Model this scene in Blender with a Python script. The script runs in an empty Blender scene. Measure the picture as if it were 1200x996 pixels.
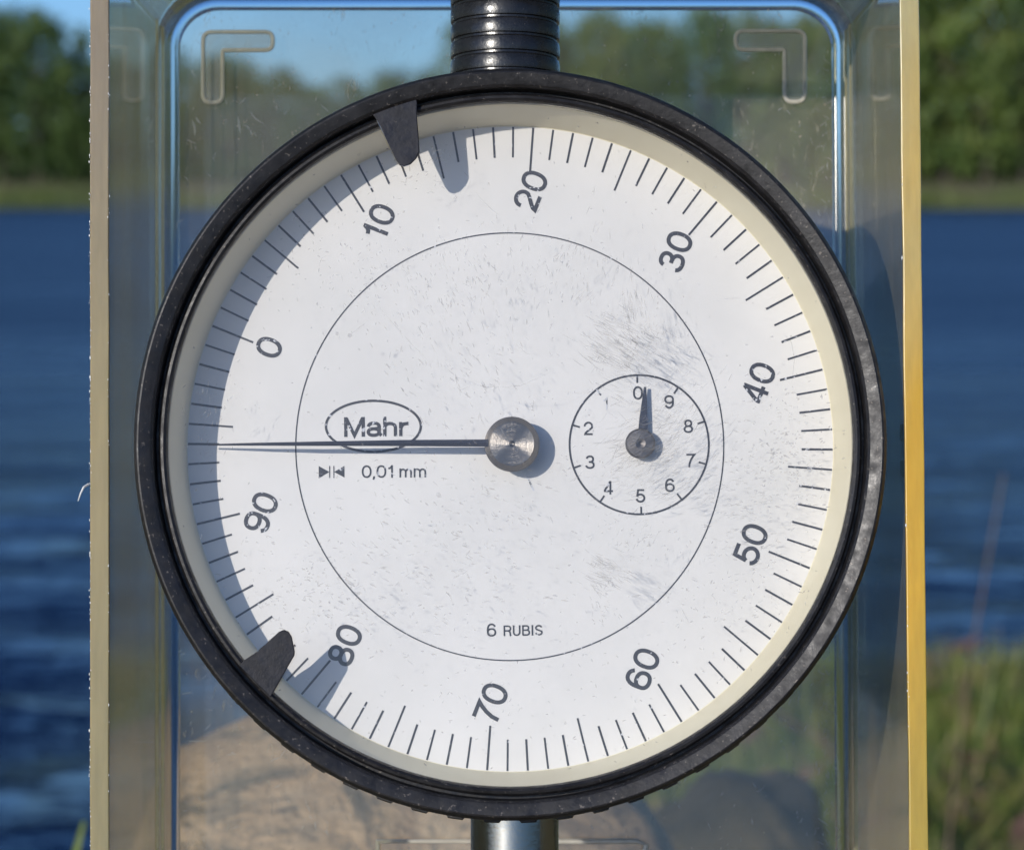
import bpy, math, random
from math import sin, cos, pi, radians, atan2, sqrt, exp
from mathutils import Vector, Matrix, noise
random.seed(7)
SC = bpy.context.scene
COL = SC.collection

# ------------------------------------------------------------------ camera, sky, sun
O = Vector((0.0, 0.0, 0.53))            # centre of the dial, metres above the lake
TILT = radians(82.0)                    # the tray leans back 8 degrees
RG = Matrix.Rotation(TILT, 3, 'X')      # gauge axes -> world
CAM_D = 0.250
PX = 0.07944 / 1200.0 / CAM_D           # one photo pixel, as a slope
RC = Matrix.Rotation(radians(86.0), 3, 'X')
def ray(px, py):
    return RC @ Vector(((px - 600) * PX, -(py - 498) * PX, -1.0))
CAM = O - ray(598, 523.5) * CAM_D
cd = bpy.data.cameras.new('camera'); cam = bpy.data.objects.new('camera', cd); COL.objects.link(cam)
cam.location = CAM; cam.rotation_euler = (radians(86.0), 0, 0)
cd.sensor_width = 36; cd.lens = 36 * 0.25 / 0.07944; cd.clip_start = 0.01; cd.clip_end = 5000
cd.dof.use_dof = True; cd.dof.focus_distance = 0.2495; cd.dof.aperture_fstop = 78; cd.dof.aperture_blades = 0
SC.camera = cam
SUN = RG @ Vector((-3.77, 1.19, 6.5)).normalized()      # towards the sun
EL = math.asin(SUN.z)
w = bpy.data.worlds.new('World'); SC.world = w; w.use_nodes = True
nt = w.node_tree; bg = nt.nodes['Background']; sky = nt.nodes.new('ShaderNodeTexSky')
sky.sky_type = 'NISHITA'; sky.sun_disc = False; sky.sun_elevation = EL; sky.sun_rotation = atan2(SUN.x, SUN.y)
sky.altitude = 300; sky.air_density = 0.7; sky.dust_density = 1.2; sky.ozone_density = 6.0
nt.links.new(sky.outputs[0], bg.inputs[0]); bg.inputs[1].default_value = 0.15
sd = bpy.data.lights.new('sun', 'SUN'); sd.energy = 3.3; sd.angle = radians(0.5); sd.color = (1.0, 0.94, 0.84)
so = bpy.data.objects.new('sun', sd); COL.objects.link(so); so.location = (0, 0, 20)
so.rotation_euler = SUN.to_track_quat('Z', 'Y').to_euler()
SC.view_settings.view_transform = 'Standard'; SC.view_settings.look = 'None'
SC.view_settings.exposure = 0.04; SC.view_settings.gamma = 1.0
SC.cycles.use_denoising = True; SC.cycles.max_bounces = 12; SC.cycles.transparent_max_bounces = 32
SC.cycles.caustics_reflective = False; SC.cycles.caustics_refractive = False
SC.cycles.sample_clamp_indirect = 6

def P(px, py, z=0.0):
    """photo pixel -> gauge coordinates (mm) on the plane z mm in front of the dial"""
    o = RG.transposed() @ (CAM - O); d = RG.transposed() @ ray(px, py)
    t = (z * 0.001 - o.z) / d.z
    q = o + d * t
    return Vector((q.x * 1000, q.y * 1000, z))
def W(px, py, dist):
    """photo pixel -> world point at a depth"""
    return CAM + ray(px, py) * dist

# ------------------------------------------------------------------ materials
def mat(name, col=(.5, .5, .5), rough=.5, metal=0.0, ior=1.5, **k):
    m = bpy.data.materials.new(name); m.use_nodes = True
    b = m.node_tree.nodes['Principled BSDF']
    b.inputs['Base Color'].default_value = (*col, 1); b.inputs['Roughness'].default_value = rough
    b.inputs['Metallic'].default_value = metal; b.inputs['IOR'].default_value = ior
    for a, v in k.items(): b.inputs[a.replace('_', ' ')].default_value = v
    return m
class N:
    def __init__(s, m): s.t = m.node_tree; s.n = s.t.nodes; s.b = s.n.get('Principled BSDF'); s.o = s.n.get('Material Output')
    def add(s, typ, **k):
        n = s.n.new(typ)
        for a, v in k.items(): setattr(n, a, v)
        return n
    def link(s, a, b): s.t.links.new(a, b)
    def coord(s, scale=(1, 1, 1), kind='Object'):
        t = s.add('ShaderNodeTexCoord'); m = s.add('ShaderNodeMapping'); m.inputs['Scale'].default_value = scale
        s.link(t.outputs[kind], m.inputs[0]); return m.outputs[0]
    def noise(s, vec, scale, detail=4, rough=.5, dist=0):
        n = s.add('ShaderNodeTexNoise'); s.link(vec, n.inputs['Vector'])
        n.inputs['Scale'].default_value = scale; n.inputs['Detail'].default_value = detail
        n.inputs['Roughness'].default_value = rough; n.inputs['Distortion'].default_value = dist
        return n.outputs['Fac']
    def ramp(s, fac, stops):
        r = s.add('ShaderNodeValToRGB'); s.link(fac, r.inputs[0]); e = r.color_ramp.elements
        while len(e) < len(stops): e.new(0.5)
        for i, (p, c) in enumerate(stops):
            e[i].position = p; e[i].color = (*c, 1) if len(c) == 3 else c
        return r.outputs[0]
    def mixc(s, fac, a, b, mode='MIX'):
        m = s.add('ShaderNodeMix'); m.data_type = 'RGBA'; m.blend_type = mode
        for sock, v in ((m.inputs[0], fac), (m.inputs[6], a), (m.inputs[7], b)):
            if isinstance(v, (int, float)): sock.default_value = v
            elif isinstance(v, tuple): sock.default_value = (*v, 1)
            else: s.link(v, sock)
        return m.outputs[2]
    def math(s, op, a, b=0.0):
        m = s.add('ShaderNodeMath'); m.operation = op
        for sock, v in ((m.inputs[0], a), (m.inputs[1], b)):
            if isinstance(v, (int, float)): sock.default_value = v
            else: s.link(v, sock)
        return m.outputs[0]
    def bump(s, h, strength, dist):
        b = s.add('ShaderNodeBump'); b.inputs['Strength'].default_value = strength; b.inputs['Distance'].default_value = dist
        s.link(h, b.inputs['Height']); return b.outputs[0]
G = (0.0, 0.0, 0.0); Wh = (1.0, 1.0, 1.0)

def speckled(name, base, worn, rough, metal, sc=3500, th=.66, spec=.5):
    m = mat(name, base, rough, metal); n = N(m); v = n.coord()
    f = n.ramp(n.noise(v, sc, 2, .6), [(th, G), (th + .05, Wh)])
    g = n.ramp(n.noise(v, 620, 5, .7), [(.4, G), (.62, Wh)])
    k = n.math('MULTIPLY', f, n.math('ADD', n.math('MULTIPLY', g, .8), .2))
    c = n.mixc(k, base, worn); c = n.mixc(n.math('MULTIPLY', g, .45), c, tuple(x * 2.2 + .004 for x in base))
    n.link(c, n.b.inputs['Base Color'])
    n.link(n.bump(n.noise(v, 2600, 3, .6), .35, .00006), n.b.inputs['Normal'])
    r = n.ramp(n.noise(v, 900, 3, .6), [(.3, (rough * .7,) * 3), (.7, (min(1, rough * 1.35),) * 3)])
    n.link(r, n.b.inputs['Roughness'])
    n.b.inputs['Specular IOR Level'].default_value = spec
    return m
M_BEZ = speckled('black_anodised', (.013, .0125, .014), (.22, .19, .165), .43, .35, sc=3600, th=.65)
M_BODY = speckled('black_lacquer', (.010, .010, .011), (.2, .18, .15), .4, .0)
M_TAB = speckled('blackened_steel', (.009, .009, .013), (.22, .19, .16), .42, .1, th=.72, spec=.3)
M_CAP = speckled('black_cap', (.010, .010, .011), (.25, .22, .2), .24, .0, th=.72)
def ink(name, th):
    m = mat(name, (.018, .017, .022), .5); n = N(m)
    f = n.ramp(n.noise(n.coord(), 2600, 3, .6), [(th, G), (th + .03, Wh)])
    n.link(n.mixc(f, (.018, .017, .022), (.55, .56, .6)), n.b.inputs['Base Color']); return m
M_INK = ink('black_print', .66)
M_INKW = ink('worn_print', .61)
M_INKX = ink('rubbed_off_print', .45)
def mk_face(name, a, b):
    m = mat(name, a, .55); n = N(m); v = n.coord()
    f = n.noise(v, 70, 5, .65)
    n.link(n.mixc(n.ramp(f, [(.35, G), (.7, Wh)]), a, b), n.b.inputs['Base Color'])
    return m
M_FACE = mk_face('white_dial', (.72, .70, .68), (.655, .64, .62))
M_CREAM = mk_face('cream_ring', (.80, .74, .55), (.70, .63, .44))
M_CREAM2 = N(M_CREAM)
_v = M_CREAM2.coord(); _s = M_CREAM2.ramp(M_CREAM2.noise(_v, 900, 3, .6), [(.70, G), (.74, Wh)])
_l = M_CREAM2.b.inputs['Base Color'].links[0].from_socket
M_CREAM2.link(M_CREAM2.mixc(_s, _l, (.32, .27, .19)), M_CREAM2.b.inputs['Base Color'])
M_STEEL = mat('turned_steel', (.21, .19, .17), .36, 1.0); _n = N(M_STEEL)
_c = _n.add('ShaderNodeTexCoord'); _sx = _n.add('ShaderNodeSeparateXYZ'); _n.link(_c.outputs['Object'], _sx.inputs[0])
_r = _n.math('SQRT', _n.math('ADD', _n.math('MULTIPLY', _sx.outputs[0], _sx.outputs[0]), _n.math('MULTIPLY', _sx.outputs[1], _sx.outputs[1])))
_cb = _n.add('ShaderNodeCombineXYZ'); _n.link(_r, _cb.inputs[0])
_g = _n.noise(_cb.outputs[0], 9000, 4, .7)
_n.link(_n.bump(_n.math('ADD', _g, _n.noise(_n.coord(), 1400, 4, .7)), .8, .00004), _n.b.inputs['Normal'])
_n.b.inputs['Anisotropic'].default_value = 0.85
_n.b.inputs['Anisotropic Rotation'].default_value = 0.25
_tg = _n.add('ShaderNodeTangent', direction_type='RADIAL', axis='Z'); _n.link(_tg.outputs[0], _n.b.inputs['Tangent'])
M_CHROME = mat('chrome_stem', (.22, .215, .205), .16, 1.0); _n = N(M_CHROME)
_n.link(_n.bump(_n.noise(_n.coord(), 2500, 3, .6), .3, .00003), _n.b.inputs['Normal'])
M_HUB2 = mat('scuffed_steel', (.11, .10, .095), .42, .8)
M_POINTER = mat('blued_pointer', (.035, .035, .045), .4, .3)

def clear(name, haze_lo, haze_hi, hcol=(.62, .62, .56), tint=(.97, .975, .955), rough=.02, streak=(1, 1, 1), sc=120, ior=1.49, scr=0.0):
    """moulded clear plastic sheet: passes, reflects by Fresnel, carries a film of dust and scuffs"""
    m = bpy.data.materials.new(name); m.use_nodes = True; n = N(m); n.n.remove(n.b)
    tr = n.add('ShaderNodeBsdfTransparent'); tr.inputs[0].default_value = (*tint, 1)
    gl = n.add('ShaderNodeBsdfGlossy'); gl.inputs['Roughness'].default_value = rough
    fr = n.add('ShaderNodeFresnel'); fr.inputs[0].default_value = ior
    df = n.add('ShaderNodeBsdfDiffuse'); df.inputs[0].default_value = (*hcol, 1)
    tl = n.add('ShaderNodeBsdfTranslucent'); tl.inputs[0].default_value = (*hcol, 1)
    hz = n.add('ShaderNodeMixShader'); hz.inputs[0].default_value = .35; n.link(df.outputs[0], hz.inputs[1]); n.link(tl.outputs[0], hz.inputs[2])
    v = n.coord(streak)
    f = n.noise(v, sc, 5, .6, .6)
    h = n.ramp(f, [(.30, (haze_lo,) * 3), (.72, (haze_hi,) * 3)])
    if scr:
        f2 = n.ramp(n.noise(n.coord((1, .35, 1)), 900, 3, .7, 2.0), [(.63, G), (.70, (scr,) * 3)])
        f3 = n.ramp(n.noise(n.coord(), 2200, 1, .5), [(.76, G), (.79, (scr * 1.6,) * 3)])
        h = n.math('ADD', n.math('ADD', h, f2), f3)
    mx = n.add('ShaderNodeMixShader'); n.link(h, mx.inputs[0]); n.link(tr.outputs[0], mx.inputs[1]); n.link(hz.outputs[0], mx.inputs[2])
    # the same Fresnel for a thin sheet from either side (no inside to be trapped in)
    gmt = n.add('ShaderNodeNewGeometry'); 
    lw = n.add('ShaderNodeLayerWeight'); lw.inputs[0].default_value = .5
    c1 = lw.outputs['Facing']                      # 1 - cos
    p5 = n.math('POWER', c1, 5.0)
    r0 = ((ior - 1) / (ior + 1)) ** 2
    fz = n.math('ADD', n.math('MULTIPLY', p5, 1 - r0), r0)
    n.n.remove(fr); n.n.remove(gmt)
    m2 = n.add('ShaderNodeMixShader'); n.link(fz, m2.inputs[0]); n.link(mx.outputs[0], m2.inputs[1]); n.link(gl.outputs[0], m2.inputs[2])
    n.link(m2.outputs[0], n.o.inputs[0])
    return m
M_WALL = clear('clear_wall', .17, .32, streak=(1, .05, .6), sc=500, hcol=(.70, .61, .38), rough=.07, tint=(.90, .90, .80), scr=.05)
M_BACK = clear('clear_panel', .05, .19, sc=70, rough=.02, hcol=(.72, .64, .50), scr=.24, ior=1.42)
M_CRYS = clear('crystal', .0, .030, sc=55, rough=.01, tint=(.985, .985, .985), hcol=(.6, .6, .6), ior=1.40)
M_MARK = clear('clear_ridge', .50, .85, sc=300, rough=.08, hcol=(.90, .85, .76), tint=(.93, .92, .88))
M_AMBER = clear('amber_reflection', .20, .40, sc=300, streak=(1, .1, 1), rough=.08, hcol=(.62, .55, .36), tint=(.93, .92, .8))  # amber of reflected light put into the colour of the wall strips
M_GLASS = mat('clear_fillet', (.78, .82, .84), .14, 0, 1.35, Transmission_Weight=1.0)
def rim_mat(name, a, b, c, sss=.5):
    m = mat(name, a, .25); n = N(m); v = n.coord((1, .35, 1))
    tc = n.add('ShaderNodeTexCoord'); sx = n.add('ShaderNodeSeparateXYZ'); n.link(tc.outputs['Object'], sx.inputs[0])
    # light inside the plastic painted along the edge: paler towards the top end
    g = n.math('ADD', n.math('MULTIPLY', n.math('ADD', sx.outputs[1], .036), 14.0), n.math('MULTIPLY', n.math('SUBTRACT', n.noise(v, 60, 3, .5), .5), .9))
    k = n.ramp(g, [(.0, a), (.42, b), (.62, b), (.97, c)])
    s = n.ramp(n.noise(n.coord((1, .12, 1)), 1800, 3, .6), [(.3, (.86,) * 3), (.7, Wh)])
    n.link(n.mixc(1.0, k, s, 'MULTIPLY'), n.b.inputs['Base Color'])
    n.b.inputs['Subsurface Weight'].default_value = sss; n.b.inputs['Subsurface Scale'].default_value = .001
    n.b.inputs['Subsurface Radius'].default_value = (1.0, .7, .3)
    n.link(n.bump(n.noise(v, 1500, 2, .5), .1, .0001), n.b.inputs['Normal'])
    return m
M_RIML = rim_mat('aged_plastic_painted_dim', (.24, .21, .10), (.31, .25, .12), (.25, .20, .13))  # yellowed plastic; the weaker light through this edge is put into the colour
M_RIMR = rim_mat('aged_plastic_painted_glow', (.40, .30, .06), (.60, .36, .035), (.42, .39, .22))  # yellowed plastic; the sun glowing through this edge is put into the colour
M_CHIP = mat('chipped_edge', (.86, .86, .84), .35)

# ------------------------------------------------------------------ mesh helpers
class MB:
    def __init__(s): s.v = []; s.f = []
    def quad(s, a, b, c, d):
        i = len(s.v); s.v += [a, b, c, d]; s.f.append((i, i + 1, i + 2, i + 3))
    def poly(s, pts): i = len(s.v); s.v += list(pts); s.f.append(tuple(range(i, i + len(pts))))
    def lathe(s, prof, seg=192, axis='Z', c=(0, 0, 0), closed=False, rf=None):
        i0 = len(s.v); k = len(prof)
        for j in range(seg):
            a = 2 * pi * j / seg
            for r, z in prof:
                if rf: r = rf(a, r, z)
                if axis == 'Z': p = (c[0] + r * cos(a), c[1] + r * sin(a), c[2] + z)
                else: p = (c[0] + r * sin(a), c[1] + z, c[2] + r * cos(a))
                s.v.append(p)
        for j in range(seg):
            j2 = (j + 1) % seg
            for q in range(k if closed else k - 1):
                q2 = (q + 1) % k
                s.f.append((i0 + j * k + q, i0 + j2 * k + q, i0 + j2 * k + q2, i0 + j * k + q2))
        return s
    def prism(s, pts, z0, z1):
        n = len(pts); i = len(s.v)
        s.v += [(p[0], p[1], z1) for p in pts] + [(p[0], p[1], z0) for p in pts]
        s.f.append(tuple(range(i, i + n))); s.f.append(tuple(i + n + q for q in reversed(range(n))))
        for q in range(n): r = (q + 1) % n; s.f.append((i + q, i + n + q, i + n + r, i + r))
        return s
    def tube(s, pts, rad, seg=8, closed=False, cap=True):
        pts = [Vector(p) for p in pts]; n = len(pts); i0 = len(s.v)
        up = None
        for q, p in enumerate(pts):
            a = pts[(q - 1) % n] if (closed or q > 0) else p; b = pts[(q + 1) % n] if (closed or q < n - 1) else p
            t = (b - a).normalized()
            if up is None: up = t.orthogonal().normalized()
            up = (up - t * up.dot(t)).normalized(); sd_ = t.cross(up)
            r = rad[q] if isinstance(rad, (list, tuple)) else rad
            for k in range(seg):
                an = 2 * pi * k / seg; s.v.append(tuple(p + up * cos(an) * r + sd_ * sin(an) * r))
        for q in range(n if closed else n - 1):
            q2 = (q + 1) % n
            for k in range(seg):
                k2 = (k + 1) % seg
                s.f.append((i0 + q * seg + k, i0 + q * seg + k2, i0 + q2 * seg + k2, i0 + q2 * seg + k))
        if cap and not closed:
            s.f.append(tuple(i0 + k for k in reversed(range(seg)))); s.f.append(tuple(i0 + (n - 1) * seg + k for k in range(seg)))
        return s
    def ribbon(s, pts, wd, z, closed=False, wear=None):
        pts = [Vector((p[0], p[1])) for p in pts]; n = len(pts); L = []
        for q in range(n):
            a = pts[(q - 1) % n] if (closed or q > 0) else None; b = pts[(q + 1) % n] if (closed or q < n - 1) else None
            d1 = (pts[q] - a).normalized() if a is not None else None; d2 = (b - pts[q]).normalized() if b is not None else None
            if d1 is None: d1 = d2
            if d2 is None: d2 = d1
            t = d1 + d2
            t = t.normalized() if t.length > 1e-6 else d1
            nn = Vector((-t.y, t.x)); k = 1 / max(.45, nn.dot(Vector((-d1.y, d1.x))))
            h = wd / 2 * k
            L.append((pts[q] + nn * h, pts[q] - nn * h))
        m = n if closed else n - 1
        i = len(s.v)
        for a, b in L: s.v += [(a.x, a.y, z), (b.x, b.y, z)]
        for q in range(m):
            r = (q + 1) % n; s.f.append((i + 2 * q, i + 2 * q + 1, i + 2 * r + 1, i + 2 * r))
        return s
    def build(s, name, m, parent=None, scale=.001, smooth=False, angle=35):
        me = bpy.data.meshes.new(name)
        me.from_pydata([(a * scale, b * scale, c * scale) for a, b, c in s.v], [], s.f)
        me.materials.append(m); me.update()
        o = bpy.data.objects.new(name, me); COL.objects.link(o)
        if parent: o.parent = parent
        if smooth:
            me.polygons.foreach_set('use_smooth', [True] * len(me.polygons))
            me.set_sharp_from_angle(angle=radians(angle))
        return o
def tag(o, label=None, cat=None, group=None, kind=None):
    for k, v in (('label', label), ('category', cat), ('group', group), ('kind', kind)):
        if v: o[k] = v
    return o
def empty(name, loc, rot=(0, 0, 0)):
    o = bpy.data.objects.new(name, None); COL.objects.link(o); o.location = loc; o.rotation_euler = rot
    o.empty_display_size = .01; return o
def recalc(o):
    import bmesh
    b = bmesh.new(); b.from_mesh(o.data); bmesh.ops.recalc_face_normals(b, faces=b.faces); b.to_mesh(o.data); b.free(); return o

# ------------------------------------------------------------------ stroke alphabet (Helvetica-like)
def arc(cx, cy, rx, ry, a0, a1, n=14, p=2.25):
    out = []
    for i in range(n + 1):
        a = radians(a0 + (a1 - a0) * i / n); c, s_ = cos(a), sin(a)
        out.append((cx + rx * abs(c) ** (2 / p) * (1 if c >= 0 else -1), cy + ry * abs(s_) ** (2 / p) * (1 if s_ >= 0 else -1)))
    return out
C = 'closed'
def flip(paths, w_): return [[p[0]] + [(w_ - x, 1 - y) for x, y in p[1:]] for p in paths]
six = [['o'] + arc(.385, .52, .29, .41, 32, 180, 14) + [(.095, .40), (.10, .32)], [C] + arc(.385, .325, .285, .255, 0, 352, 28)]
GL = {
 '0': (.77, [[C] + arc(.385, .5, .295, .43, 0, 354, 36)]),
 '1': (.60, [['o', (.40, 0), (.40, 1.0)], ['o', (.13, .73), (.25, .755), (.33, .82), (.375, .93)]]),
 '2': (.75, [['o'] + arc(.375, .665, .275, .265, 185, -30, 20, 2) + [(.50, .43), (.32, .30), (.17, .17), (.13, .07), (.69, .07)]]),
 '3': (.75, [['o'] + arc(.36, .72, .235, .21, 172, -75, 18), ['o'] + arc(.36, .29, .28, .22, 88, -172, 20), ['o', (.28, .51), (.42, .51)]]),
 '4': (.76, [['o', (.52, 0), (.52, 1)], ['o', (.50, .96), (.10, .29)], ['o', (.04, .255), (.71, .255)]]),
 '5': (.76, [['o', (.65, .93), (.20, .93), (.135, .45)], ['o', (.135, .45)] + arc(.375, .34, .29, .27, 128, -168, 22, 2)]),
 '6': (.77, six), '9': (.77, flip(six, .77)),
 '7': (.72, [['o', (.06, .93), (.66, .93), (.55, .80), (.40, .55), (.30, .28), (.27, 0)]]),
 '8': (.76, [[C] + arc(.38, .72, .225, .21, 0, 350, 24), [C] + arc(.38, .29, .28, .22, 0, 350, 26)]),
 ',': (.32, [['o', (.16, .13), (.16, 0), (.10, -.14)]]), ' ': (.32, []),
 'M': (.95, [['o', (.13, 0), (.13, 1)], ['o', (.15, .95), (.47, .07), (.80, .95)], ['o', (.82, 0), (.82, 1)]]),
 'a': (.66, [['o', (.10, .50)] + arc(.32, .50, .21, .18, 160, 0, 12) + [(.53, .16), (.62, .05)], [C] + arc(.31, .23, .21, .165, 0, 350, 20), ['o', (.36, .395), (.53, .43)]]),
 'h': (.66, [['o', (.12, 0), (.12, 1)], ['o', (.12, .38)] + arc(.33, .42, .21, .23, 170, 0, 12) + [(.54, 0)]]),
 'r': (.46, [['o', (.12, 0), (.12, .72)], ['o', (.12, .38), (.16, .52), (.25, .62), (.43, .645)]]),
 'm': (.98, [['o', (.10, 0), (.10, .72)], ['o', (.10, .40)] + arc(.29, .42, .18, .22, 170, 0, 10) + [(.47, 0)], ['o', (.47, .40)] + arc(.66, .42, .18, .22, 170, 0, 10) + [(.84, 0)]]),
 'R': (.78, [['o', (.12, 0), (.12, .93), (.42, .93)] + arc(.43, .71, .22, .22, 85, -85, 12) + [(.12, .49)], ['o', (.42, .49), (.57, .43), (.62, .28), (.63, .08), (.68, 0)]]),
 'U': (.78, [['o', (.12, 1), (.12, .38)] + arc(.38, .35, .26, .28, 180, 360, 16) + [(.64, 1)]]),
 'B': (.76, [['o', (.12, .07), (.12, .93), (.40, .93)] + arc(.41, .73, .20, .20, 85, -85, 12) + [(.12, .53)], ['o', (.42, .53)] + arc(.42, .30, .25, .23, 85, -85, 12) + [(.08, .07)]]),
 'I': (.32, [['o', (.16, 0), (.16, 1)]]),
 'S': (.74, [['o'] + arc(.37, .71, .25, .22, 15, 215, 16, 2) + [(.30, .53), (.46, .46)] + arc(.37, .285, .27, .215, 30, -168, 16, 2)]),
}
def text(mb, s, pos, h, sw, ang=0.0, z=.03, anchor='c', track=0.0, sx=1.0):
    tot = sum(GL[c][0] + track for c in s) * sx * h
    x = -tot / 2 if anchor == 'c' else 0.0; y0 = -h / 2 if anchor == 'c' else 0.0
    ca, sa = cos(ang), sin(ang)
    for c in s:
        adv, paths = GL[c]
        for q, pth in enumerate(paths):
            pts = []
            for gx, gy in pth[1:]:
                # centre lines are drawn for a stroke of .14: keep the outline where it is
                lx, ly = x + gx * h * sx, y0 + gy * h
                pts.append((pos[0] + lx * ca - ly * sa, pos[1] + lx * sa + ly * ca))
            mb.ribbon(pts, sw, z + .002 * q, pth[0] == C)
        x += (adv + track) * sx * h
MM = 0.0662

# ------------------------------------------------------------------ the dial gauge
gauge = tag(empty('dial_gauge', O, (TILT, 0, 0)), 'round black-rimmed dial gauge with white scratched face, standing in the clear tray', 'dial gauge')
# dial face: turning outer ring with the scale, fixed centre
face = MB().lathe([(25.05, -.4), (25.05, 0), (16.62, 0), (0.001, 0)], 160).build('dial_face', M_FACE, gauge)
def rad_dir(px, py):
    q = P(px, py); return atan2(q.y, q.x)
a20 = pi / 2 - radians(4.1)
rough_print = {38, 39, 40, 41, 42, 43, 44, 45, 46, 47, 77, 78, 79, 5, 18, 19}
for k in range(100):
    a = a20 + radians(3.6) * (20 - k)
    L = 3.42 if k % 5 == 0 else 2.40
    r1, r0 = 25.0, 25.0 - L
    wd = .150 if k % 2 else .165
    mb = MB(); mb.ribbon([(r0 * cos(a), r0 * sin(a)), (r1 * cos(a), r1 * sin(a))], wd, .03)
    mb.build('scale_line', M_INKW if k in rough_print else M_INK, face)
for t, (x, y) in {'0': (315.5, 406.5), '10': (444, 260), '20': (622, 223), '30': (792, 294), '40': (889, 448), '50': (880, 637), '60': (753, 783), '70': (575.5, 823), '80': (404.5, 755), '90': (306, 600)}.items():
    mb = MB(); q = P(x, y)
    text(mb, t, q, 30.5 * MM, 4.7 * MM, radians(68.5), .03, track=.04)
    mb.build('numeral', M_INKW if t in ('0', '10', '20', '90', '40') else M_INK, face)
cc = P(597.3, 522.3)
seam = MB(); seam.ribbon([(cc.x + 16.6 * cos(2 * pi * i / 200), cc.y + 16.6 * sin(2 * pi * i / 200)) for i in range(200)], .10, .03, True)
seam.build('centre_circle', M_INK, face)
# maker's oval and text
q = P(437.5, 499.5); mb = MB()
mb.ribbon([(q.x + 3.68 * cos(2 * pi * i / 90), q.y + 1.98 * sin(2 * pi * i / 90)) for i in range(90)], .19, .03, True)
text(mb, 'Mahr', P(440, 500), 23.2 * MM, 3.9 * MM, radians(.8), .034, sx=1.28, track=-.03)
logo = mb.build('maker_mark', M_INKW, face)
mb = MB()
text(mb, '0,01', P(443, 552.5), 14.8 * MM, 2.05 * MM, radians(.5), .034, sx=1.07)
text(mb, 'mm', P(484, 552), 14.8 * MM, 2.0 * MM, radians(.5), .034, sx=1.15)
for pts in ([(373.5, 546), (386, 553), (373.5, 560.5)], [(403.6, 546), (391.5, 553), (403.6, 559.5)]):
    mb.poly([(*P(x, y).xy, .03) for x, y in reversed(pts)])
for x in (386.3, 391.2): mb.ribbon([P(x, 546).xy, P(x, 560).xy], .075, .034)
mb.build('unit_text', M_INKW, face)
mb = MB()
text(mb, '6', P(576, 738), 15.5 * MM, 2.0 * MM, 0, .034)
text(mb, 'RUBIS', P(613, 738.5), 12.3 * MM, 1.85 * MM, radians(1), .034, sx=1.1, track=.02)
mb.build('jewel_text', M_INK, face)
# small revolution counter
sc0 = P(749, 521); mb = MB()
R2 = 81.6 * MM
mb.ribbon([(sc0.x + R2 * cos(2 * pi * i / 120), sc0.y + R2 * sin(2 * pi * i / 120)) for i in range(120)], .15, .03, True)
for k in range(10):
    if k == 1: continue
    a = pi / 2 + radians(1.6) + 2 * pi * k / 10
    mb.ribbon([(sc0.x + r * cos(a), sc0.y + r * sin(a)) for r in (R2 - .60, R2)], .14, .034)
mb.build('counter_ring', M_INK, face)
a = pi / 2 + radians(1.6) + 2 * pi / 10; mb = MB()
mb.ribbon([(sc0.x + r * cos(a), sc0.y + r * sin(a)) for r in (R2 - .55, R2)], .13, .034)
text(mb, '1', P(709.5, 473), 15 * MM, 1.6 * MM, 0, .03)
tag(mb.build('counter_numeral', M_INKX, face), 'almost rubbed off small numeral 1')
for t, (x, y) in {'0': (747.5, 460.5), '9': (784, 471), '8': (806.5, 499.5), '7': (809, 539.5), '6': (785, 568.5), '5': (750.5, 581), '4': (713, 571.5), '3': (691.5, 541.5), '2': (689.5, 502)}.items():
    mb = MB(); text(mb, t, P(x, y), 15.8 * MM, 2.2 * MM, 0, .03)
    mb.build('counter_numeral', M_INKW if t in '24' else M_INK, face)
mb = MB(); mb.ribbon([P(616, 556).xy, P(619.8, 563).xy, P(625.5, 575).xy], .13, .035); mb.build('hair_mark', M_INKX, face)

# sloping cream ring
recalc(MB().lathe([(25.04, .0), (25.1, .05), (26.03, 4.75), (26.3, 4.75), (26.3, -.3), (25.04, -.3)], 192, closed=True).build('cream_ring', M_CREAM, gauge, smooth=True))
# bezel
bez = [(25.98, 4.8), (25.98, 5.45), (26.10, 5.75), (26.30, 5.88), (26.50, 5.82), (26.66, 5.6), (26.70, 4.9), (26.90, 4.9), (26.94, 6.1), (27.02, 6.42), (27.2, 6.62),
       (27.3, 6.66), (28.08, 6.84), (28.2, 6.80), (28.43, 6.40), (28.48, 6.25), (28.50, 4.4), (28.50, .6), (28.2, .4), (28.2, -.2), (28.55, -.4), (28.6, -1.2), (26.35, -1.2), (26.35, 4.8)]
bezel = recalc(MB().lathe(bez, 256, closed=True).build('bezel', M_BEZ, gauge, smooth=True, angle=22))
# knurled grip ring behind the bezel, notch by notch
NK = 64
def kn(a, r, z):
    if r < 27: return r
    f = (a * NK / (2 * pi)) % 1.0
    return r + (.36 if .28 < f < .72 else 0.0)
mb = MB(); mb.lathe([(26.4, -1.25), (28.62, -1.25), (28.72, -1.6), (28.72, -4.6), (28.5, -5), (26.4, -5)], NK * 10, closed=True, rf=kn)
recalc(mb.build('grip_ring', M_BEZ, bezel))
# body, back and lug
recalc(MB().lathe([(.01, -.9), (26.3, -.9), (26.3, -19), (25.6, -19.8), (.01, -20)], 128).build('body', M_BODY, gauge, smooth=True))
mb = MB(); mb.prism([(-6, 7), (-2.5, 10), (2.5, 10), (6, 7), (6, -7), (2.5, -10), (-2.5, -10), (-6, -7)], -33.8, -20.02); mb.build('back_lug', M_BODY, gauge)
# crystal
crys = MB().lathe([(.01, 4.8), (25.97, 4.8), (25.97, 5.6), (24, 5.62), (.01, 5.62)], 128).build('crystal', M_CRYS, gauge, smooth=True)
recalc(crys)
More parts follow.
